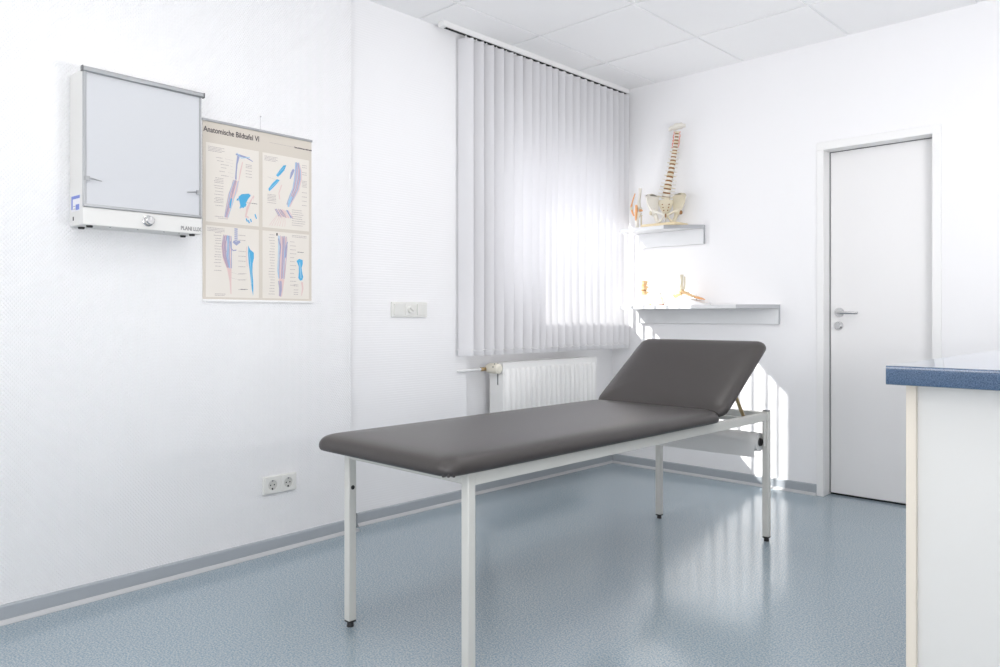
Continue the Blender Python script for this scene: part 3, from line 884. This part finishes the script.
panels = {'a': (.014, .262, -.425, -.092), 'b': (.280, .524, -.425, -.092), 'c': (.014, .262, -.742, -.440), 'd': (.280, .524, -.742, -.440)}
class Draw:
    """flat printed shapes on a chart panel; local u 0..1 left-right, v 0..1 top-down"""
    def __init__(s, rect):
        s.x0, s.x1, s.z0, s.z1 = rect; s.b = mb('p_panel')
        s.b.box(s.x0, s.x1, -.0026, -.0022, s.z0, s.z1); s.lay = 0
    def xy(s, u, v): return (s.x0 + (s.x1 - s.x0) * u, s.z1 - (s.z1 - s.z0) * v)
    def poly(s, pts, m):
        s.lay += 1; y = -.00265 - .000012 * s.lay
        s.b.use(m); s.b._f([s.b._v((p[0], y, p[1])) for p in (s.xy(*q) for q in pts)])
    def stroke(s, pts, wd, m):
        q = [Vector(s.xy(*p)) for p in pts]
        if not hasattr(wd, '__len__'): wd = [wd] * len(q)
        Lf, Rt = [], []
        for i, p in enumerate(q):
            d_ = (q[min(i + 1, len(q) - 1)] - q[max(i - 1, 0)]).normalized(); n_ = Vector((-d_.y, d_.x))
            Lf.append(p + n_ * wd[i] / 2); Rt.append(p - n_ * wd[i] / 2)
        s.lay += 1; y = -.00265 - .000012 * s.lay
        s.b.use(m)
        for i in range(len(q) - 1):
            s.b._f([s.b._v((w_[0], y, w_[1])) for w_ in (Lf[i], Lf[i + 1], Rt[i + 1], Rt[i])])
    def words(s, u0, u1, v, m='p_grey', right=False):
        a, z_ = s.xy(u0, v); b_, _ = s.xy(u1, v)
        s.lay += 1; y = -.00265 - .000012 * s.lay
        s.b.use(m); x = a
        while x < b_:
            wl = random.uniform(.003, .010); e_ = min(x + wl, b_)
            s.b._f([s.b._v(p) for p in ((x, y, z_), (e_, y, z_), (e_, y, z_ - .0022), (x, y, z_ - .0022))])
            x += wl + .0014
    def fibre(s, pts, spread, n_, cols, wd=.0016):
        for k in range(n_):
            o_ = (k / (n_ - 1) - .5) * spread
            s.stroke([(p[0] + o_ * (p[2] if len(p) > 2 else 1) + random.uniform(-.008, .008), p[1] + random.uniform(-.006, .006)) for p in pts], wd, random.choice(cols))
    def done(s, nm): return s.b.build(nm, po, smooth=0)

def labels_left(D, rows, u1=.42, u0=.18):
    for v in rows:
        a = u0 + random.uniform(0, .1)
        D.words(a, a + random.uniform(.09, .16), v)
        D.stroke([(a + .17, v + .003), (u1, v + .012)], .0006, 'p_grey')
# a: whole arm with hand study
D = Draw(panels['a'])
for k in range(4): D.words(.04, .34 - .05 * (k % 2), .045 + .018 * k)
labels_left(D, [.17, .21, .25, .29, .34, .39], .5)
for v in (.43, .45, .47, .49, .53, .56, .60, .64, .68, .70, .72, .74, .78, .92): D.words(.14 + random.uniform(0, .04), .32, v)
D.stroke([(.55, .09), (.63, .10), (.75, .11), (.88, .15)], [.006, .009, .007, .003], 'p_violet')
D.stroke([(.57, .07), (.66, .13), (.82, .10)], .003, 'p_ltblue')
D.stroke([(.60, .11), (.57, .22), (.555, .34), (.55, .42)], [.012, .007, .006, .008], 'p_violet')
D.stroke([(.68, .18), (.64, .30), (.60, .46)], [.004, .006, .003], 'p_pink')
D.stroke([(.56, .44), (.52, .55), (.46, .66), (.42, .80), (.37, .93)], [.024, .034, .030, .020, .018], 'p_pink')
D.fibre([(.55, .43, .8), (.52, .52, 1), (.48, .62, 1), (.43, .75, .8), (.37, .92, .6)], .11, 9, ['p_mauve', 'p_violet', 'p_pink', 'p_ltblue', 'p_mauve'], .0028)
D.stroke([(.47, .67), (.45, .74), (.44, .80)], [.006, .009, .004], 'p_blue')
D.poly([(.60, .64), (.66, .60), (.80, .58), (.84, .60), (.78, .66), (.74, .72), (.70, .78), (.64, .76), (.62, .70)], 'p_blue')
for k in range(4): D.stroke([(.66 + .03 * k, .72), (.63 + .03 * k, .79 - .01 * k)], .005, 'p_blue')
D.stroke([(.60, .66), (.57, .69), (.60, .68)], .006, 'p_blue')
D.stroke([(.90, .60), (.84, .70), (.80, .78), (.76, .90)], [.006, .016, .024, .018], 'p_pink')
D.stroke([(.885, .63), (.85, .72), (.82, .80), (.78, .88)], [.003, .010, .016, .012], 'p_panel')
for u, v in ((.76, .93), (.80, .95), (.84, .93), (.93, .86), (.94, .88)): D.stroke([(u - .01, v - .02), (u + .01, v + .02)], .006, 'p_blue')
for v in (.20, .22, .24, .28, .32, .36, .70): D.words(.74, .86, v)
D.words(.86, .97, .70, 'p_ink')
D.words(.22, .40, .94); D.done('drawing_panel')
# b: forearm
D = Draw(panels['b'])
for k in range(4): D.words(.04, .32 - .04 * (k % 2), .04 + .018 * k)
D.poly([(.28, .28), (.36, .20), (.44, .13), (.50, .12), (.46, .19), (.38, .26), (.32, .30)], 'p_blue')
D.poly([(.12, .48), (.20, .40), (.30, .33), (.36, .34), (.28, .41), (.20, .47), (.14, .51)], 'p_blue')
D.stroke([(.30, .27), (.46, .15)], .002, 'p_ltblue'); D.stroke([(.16, .47), (.32, .36)], .002, 'p_ltblue')
D.stroke([(.40, .40), (.34, .52), (.36, .60)], .004, 'p_pink'); D.stroke([(.10, .32), (.28, .34)], .0007, 'p_grey')
D.stroke([(.74, .06), (.76, .16), (.76, .28), (.72, .42), (.62, .56), (.55, .68)], [.022, .030, .034, .034, .026, .016], 'p_pink')
D.fibre([(.74, .06, .5), (.76, .16, 1), (.75, .28, 1.1), (.71, .42, 1.1), (.62, .56, .8), (.55, .66, .5)], .14, 11, ['p_mauve', 'p_violet', 'p_ltblue', 'p_pink', 'p_violet'], .0030)
D.stroke([(.66, .16), (.62, .22), (.58, .30)], [.010, .014, .005], 'p_violet')
D.stroke([(.62, .54), (.57, .62), (.54, .69)], [.008, .011, .008], 'p_ltblue')
D.fibre([(.40, .74, 1), (.46, .80, 1), (.50, .84, 1)], .30, 12, ['p_mauve', 'p_violet', 'p_mauve', 'p_pink'], .0042)
D.fibre([(.38, .82, .6), (.34, .90, 1), (.30, .97, 1.2)], .26, 7, ['p_pink'], .0018)
for v in (.08, .11, .18, .21, .30, .32, .34, .36, .38, .46, .52, .58, .64): D.words(.84, .95, v)
for v in (.55, .57, .59, .61, .63, .66): D.words(.10, .28, v)
for v in (.72, .75, .78, .81, .84, .87, .90, .93): D.words(.62, .92 - random.uniform(0, .1), v)
D.done('drawing_panel')
# c: pelvis and leg from the front
D = Draw(panels['c'])
for k in range(3): D.words(.03, .34, .03 + .02 * k)
for k in range(8): D.poly([(.525, .01 + .028 * k), (.585, .01 + .028 * k), (.585, .028 + .028 * k), (.525, .028 + .028 * k)], 'p_violet')
D.stroke([(.50, .20), (.56, .23), (.63, .19)], [.010, .016, .010], 'p_violet')
D.stroke([(.40, .12), (.36, .28), (.38, .45), (.43, .60), (.45, .78), (.46, .95)], [.020, .040, .036, .020, .008, .004], 'p_pink')
D.fibre([(.40, .12, .9), (.38, .25, 1.2), (.39, .42, 1), (.43, .58, .6)], .15, 11, ['p_mauve', 'p_violet', 'p_pink', 'p_ltblue', 'p_mauve'], .0034)
D.stroke([(.36, .20), (.34, .30), (.37, .36)], .007, 'p_mauve'); D.stroke([(.45, .2), (.46, .3), (.50, .33), (.56, .32)], .005, 'p_violet')
D.poly([(.79, .24), (.83, .30), (.90, .34), (.90, .42), (.875, .50), (.87, .62), (.885, .74), (.89, .86), (.885, .97), (.86, .88), (.84, .74), (.82, .62), (.80, .50), (.785, .36)], 'p_blue')
D.stroke([(.81, .34), (.84, .55), (.86, .8)], .003, 'p_ltblue'); D.stroke([(.755, .26), (.75, .42), (.77, .55)], .003, 'p_pink')
for v in (.09, .13, .17, .20, .24, .28, .32, .36, .40, .43, .47, .51, .56, .62): D.words(.14 + random.uniform(0, .04), .28, v)
for v in (.10, .17, .33, .40, .47, .55, .65, .74, .88): D.words(.60, .74, v); 
for v in (.64, .72): D.stroke([(.46, v), (.62, v + .03), (.76, v + .01)], .0007, 'p_grey')
D.words(.16, .36, .95); D.words(.16, .34, .97); D.words(.64, .78, .875, 'p_ink'); D.done('drawing_panel')
# d: whole leg
D = Draw(panels['d'])
for k in range(2): D.words(.62, .95, .03 + .022 * k)
D.stroke([(.30, .02), (.30, .06)], .007, 'p_ink')
D.stroke([(.44, .08), (.42, .30), (.40, .50), (.40, .70), (.38, .97)], [.026, .036, .034, .030, .012], 'p_pink')
D.fibre([(.42, .06, 1), (.43, .22, 1.1), (.41, .42, 1), (.40, .58, 1), (.40, .70, .8)], .16, 12, ['p_mauve', 'p_violet', 'p_pink', 'p_ltblue', 'p_mauve'], .0032)
D.fibre([(.36, .74, 1), (.37, .85, .8), (.36, .97, .6)], .06, 4, ['p_violet', 'p_ltblue', 'p_mauve'], .0034)
D.stroke([(.33, .10), (.37, .22), (.36, .34)], .006, 'p_violet'); D.stroke([(.52, .14), (.49, .26), (.48, .38)], .006, 'p_violet')
D.poly([(.72, .42), (.78, .385), (.86, .40), (.86, .46), (.835, .52), (.85, .60), (.87, .66), (.85, .71), (.80, .72), (.76, .68), (.775, .58), (.77, .50)], 'p_blue')
D.stroke([(.79, .44), (.81, .56), (.82, .68)], .005, 'p_ltblue'); D.stroke([(.84, .74), (.86, .84), (.83, .95)], [.010, .008, .003], 'p_pink')
for k in range(22): D.words(.12 + random.uniform(0, .05), .25, .05 + .042 * k)
for k in range(12): D.words(.58, .72 - random.uniform(0, .05), .13 + .06 * k)
D.words(.74, .88, .28, 'p_ink')
for v in (.78, .80, .86, .90, .93): D.words(.66, .76, v)
D.done('drawing_panel')

# double socket
so = empty('double_wall_socket', on_left(.563 - SH, .306), PHI, label='white double power socket low on the left wall', cat='power socket')
b = mb('switch').box(0, .172, -.011, -.0003, -.040, .040).build('cover_frame', so, bevel=.003, seg=3)
for cx_ in (.0455, .1265):
    b = mb('switch')
    n_ = 40; hw_ = .0365
    def sq(i):
        a = 2 * math.pi * (i + .5) / n_; m_ = max(abs(math.cos(a)), abs(math.sin(a))); return (hw_ * math.cos(a) / m_, hw_ * math.sin(a) / m_)
    def ci(i, r_):
        a = 2 * math.pi * (i + .5) / n_; return (r_ * math.cos(a), r_ * math.sin(a))
    b.T = Matrix.Translation((cx_, 0, 0))
    b.rings([[(sq(i)[0], -.010, sq(i)[1]) for i in range(n_)], [(sq(i)[0] * .985, -.0135, sq(i)[1] * .985) for i in range(n_)],
             [(ci(i, .0225)[0], -.0140, ci(i, .0225)[1]) for i in range(n_)]], cap=False)
    b.use('switch_in').rings([[(ci(i, .0225)[0], -.0140, ci(i, .0225)[1]) for i in range(n_)], [(ci(i, .0215)[0], -.0112, ci(i, .0215)[1]) for i in range(n_)]], cap=False)
    b._f([b._v((ci(i, .0215)[0], -.0112, ci(i, .0215)[1])) for i in range(n_)])
    f_ = b.build('socket_insert', so, smooth=35)
    b = mb('dark')
    for sx in (-1, 1): b.cyl((cx_ + sx * .0095, -.0116, 0), (cx_ + sx * .0095, -.0110, 0), .0032, seg=14)
    b.cyl((cx_, -.0118, -.017), (cx_, -.0110, -.017), .0042, seg=12)
    b.use('steel').box(cx_ - .003, cx_ + .003, -.0145, -.0112, .0165, .0215).box(cx_ - .003, cx_ + .003, -.0145, -.0112, -.0215, -.0195)
    b.build_each('contact', f_, smooth=30)

# triple switch on the pier
sw = empty('triple_light_switch', (.0653, -2.076, 1.100), R(90), label='white triple switch plate with central rotary knob left of the blind', cat='light switch')
mb('switch').box(0, .245, -.010, -.0003, -.041, .041).build('cover_frame', sw, bevel=.003, seg=3)
for k, cx_ in enumerate((.0435, .1225, .2015)):
    if k != 1:
        b = mb('switch')
        b.rings([[(cx_ - .030, -.010, -.031), (cx_ + .030, -.010, -.031), (cx_ + .030, -.010, .031), (cx_ - .030, -.010, .031)],
                 [(cx_ - .029, -.0135, -.030), (cx_ + .029, -.0135, -.030), (cx_ + .029, -.0175, .030), (cx_ - .029, -.0175, .030)]])
        b.build('rocker', sw, bevel=.001)
    else:
        b = mb('switch').box(cx_ - .030, cx_ + .030, -.0125, -.010, -.031, .031)
        b = b.build('dimmer_plate', sw, bevel=.001)
        q = mb('switch').tube([(cx_, -.012, 0), (cx_, -.022, 0), (cx_, -.025, 0)], [.020, .0185, .016], 28)
        q.use('switch_in').T = Matrix.Translation((cx_, -.0254, 0)) @ Matrix.Rotation(R(38), 4, 'Y')
        q.box(-.015, .015, -.003, .001, -.003, .003)
        q.build('rotary_knob', b, smooth=30)

# ================================================================== COUNTER
ct = empty('counter_cabinet', (2.756, -2.760, 0), label='white counter cabinet with cream edge strip at the right', cat='cabinet')
mb('enamel').box(.001, 1.40, .012, .030, .0, .914).build('front_panel', ct, bevel=.001)
mb('white').box(0, .019, .0006, 1.30, .0, .914).build('end_panel', ct, bevel=.0008)
mb('cream').box(.0003, .0187, -.0004, .0006, .0, .914).box(.0187, .0197, .0004, .0118, .0, .914).build('cream_edge_strip', ct, smooth=0)
mb('enamel').box(.019, 1.40, 1.282, 1.30, .0, .914).build('rear_panel', ct, bevel=.001)
wt = mb('laminate')
x0, x1, y0, y1, za, zb_ = 2.729, 4.20, -2.805, -1.35, .9145, .9555
r_ = .0035
prof = []
for (cy_, cz_, a0) in ((y0 + r_, zb_ - r_, 90), (y0 + r_, za + r_, 180)):
    for k in range(6):
        a = R(a0 + 90 * k / 5); prof.append((cy_ + r_ * math.cos(a), cz_ + r_ * math.sin(a)))
prof += [(y1, za), (y1, zb_)]
wt.rings([[(x0, y, z_) for y, z_ in prof], [(x1, y, z_) for y, z_ in prof]])
wt = wt.build('worktop', smooth=40)
tag(wt, 'blue speckled laminate worktop with rounded front edge on the counter', 'worktop')

# ================================================================== CEILING LUMINAIRES
def luminaire(i, j, label):
    x0, x1, y0, y1 = GX[i] + .012, GX[i + 1] - .012, GY[j + 1] + .012, GY[j] - .012
    cx_, cy_ = (x0 + x1) / 2, (y0 + y1) / 2
    lu_ = empty('louvre_luminaire', (cx_, cy_, HC), label=label, cat='ceiling light', group=None)
    hx, hy = (x1 - x0) / 2, (y1 - y0) / 2
    b = mb('white')
    b.box(-hx, hx, -hy, -hy + .014, -.008, .0038).box(-hx, hx, hy - .014, hy, -.008, .0038)
    b.box(-hx, -hx + .014, -hy + .014, hy - .014, -.008, .0038).box(hx - .014, hx, -hy + .014, hy - .014, -.008, .0038)
    b.build('frame', lu_, bevel=.001)
    b = mb('steel').box(-hx + .014, hx - .014, -hy + .014, hy - .014, .002, .0038)
    n_ = 8
    for k in range(1, n_):
        u = -hx + .014 + (2 * hx - .028) * k / n_
        b.box(u - .0008, u + .0008, -hy + .014, hy - .014, -.007, .002)
    for k in range(1, 4):
        u = -hy + .014 + (2 * hy - .028) * k / 4
        b.box(-hx + .014, hx - .014, u - .002, u + .002, -.007, .002)
    b.build('louvre', lu_, smooth=0)
for (i, j) in LUM[:1]:
    luminaire(i, j, 'square ceiling luminaire with metal louvre above the couch')
for (i, j) in LUM[1:]:
    # the others are unseen, added for soft light; plain opal panels
    x0, x1, y0, y1 = GX[i] + .012, GX[i + 1] - .012, GY[j + 1] + .012, GY[j] - .012
    o = mb('white').box(x0, x1, y0, y1, HC - .004, HC + .0035).build('ceiling_panel', ceil, bevel=.001)
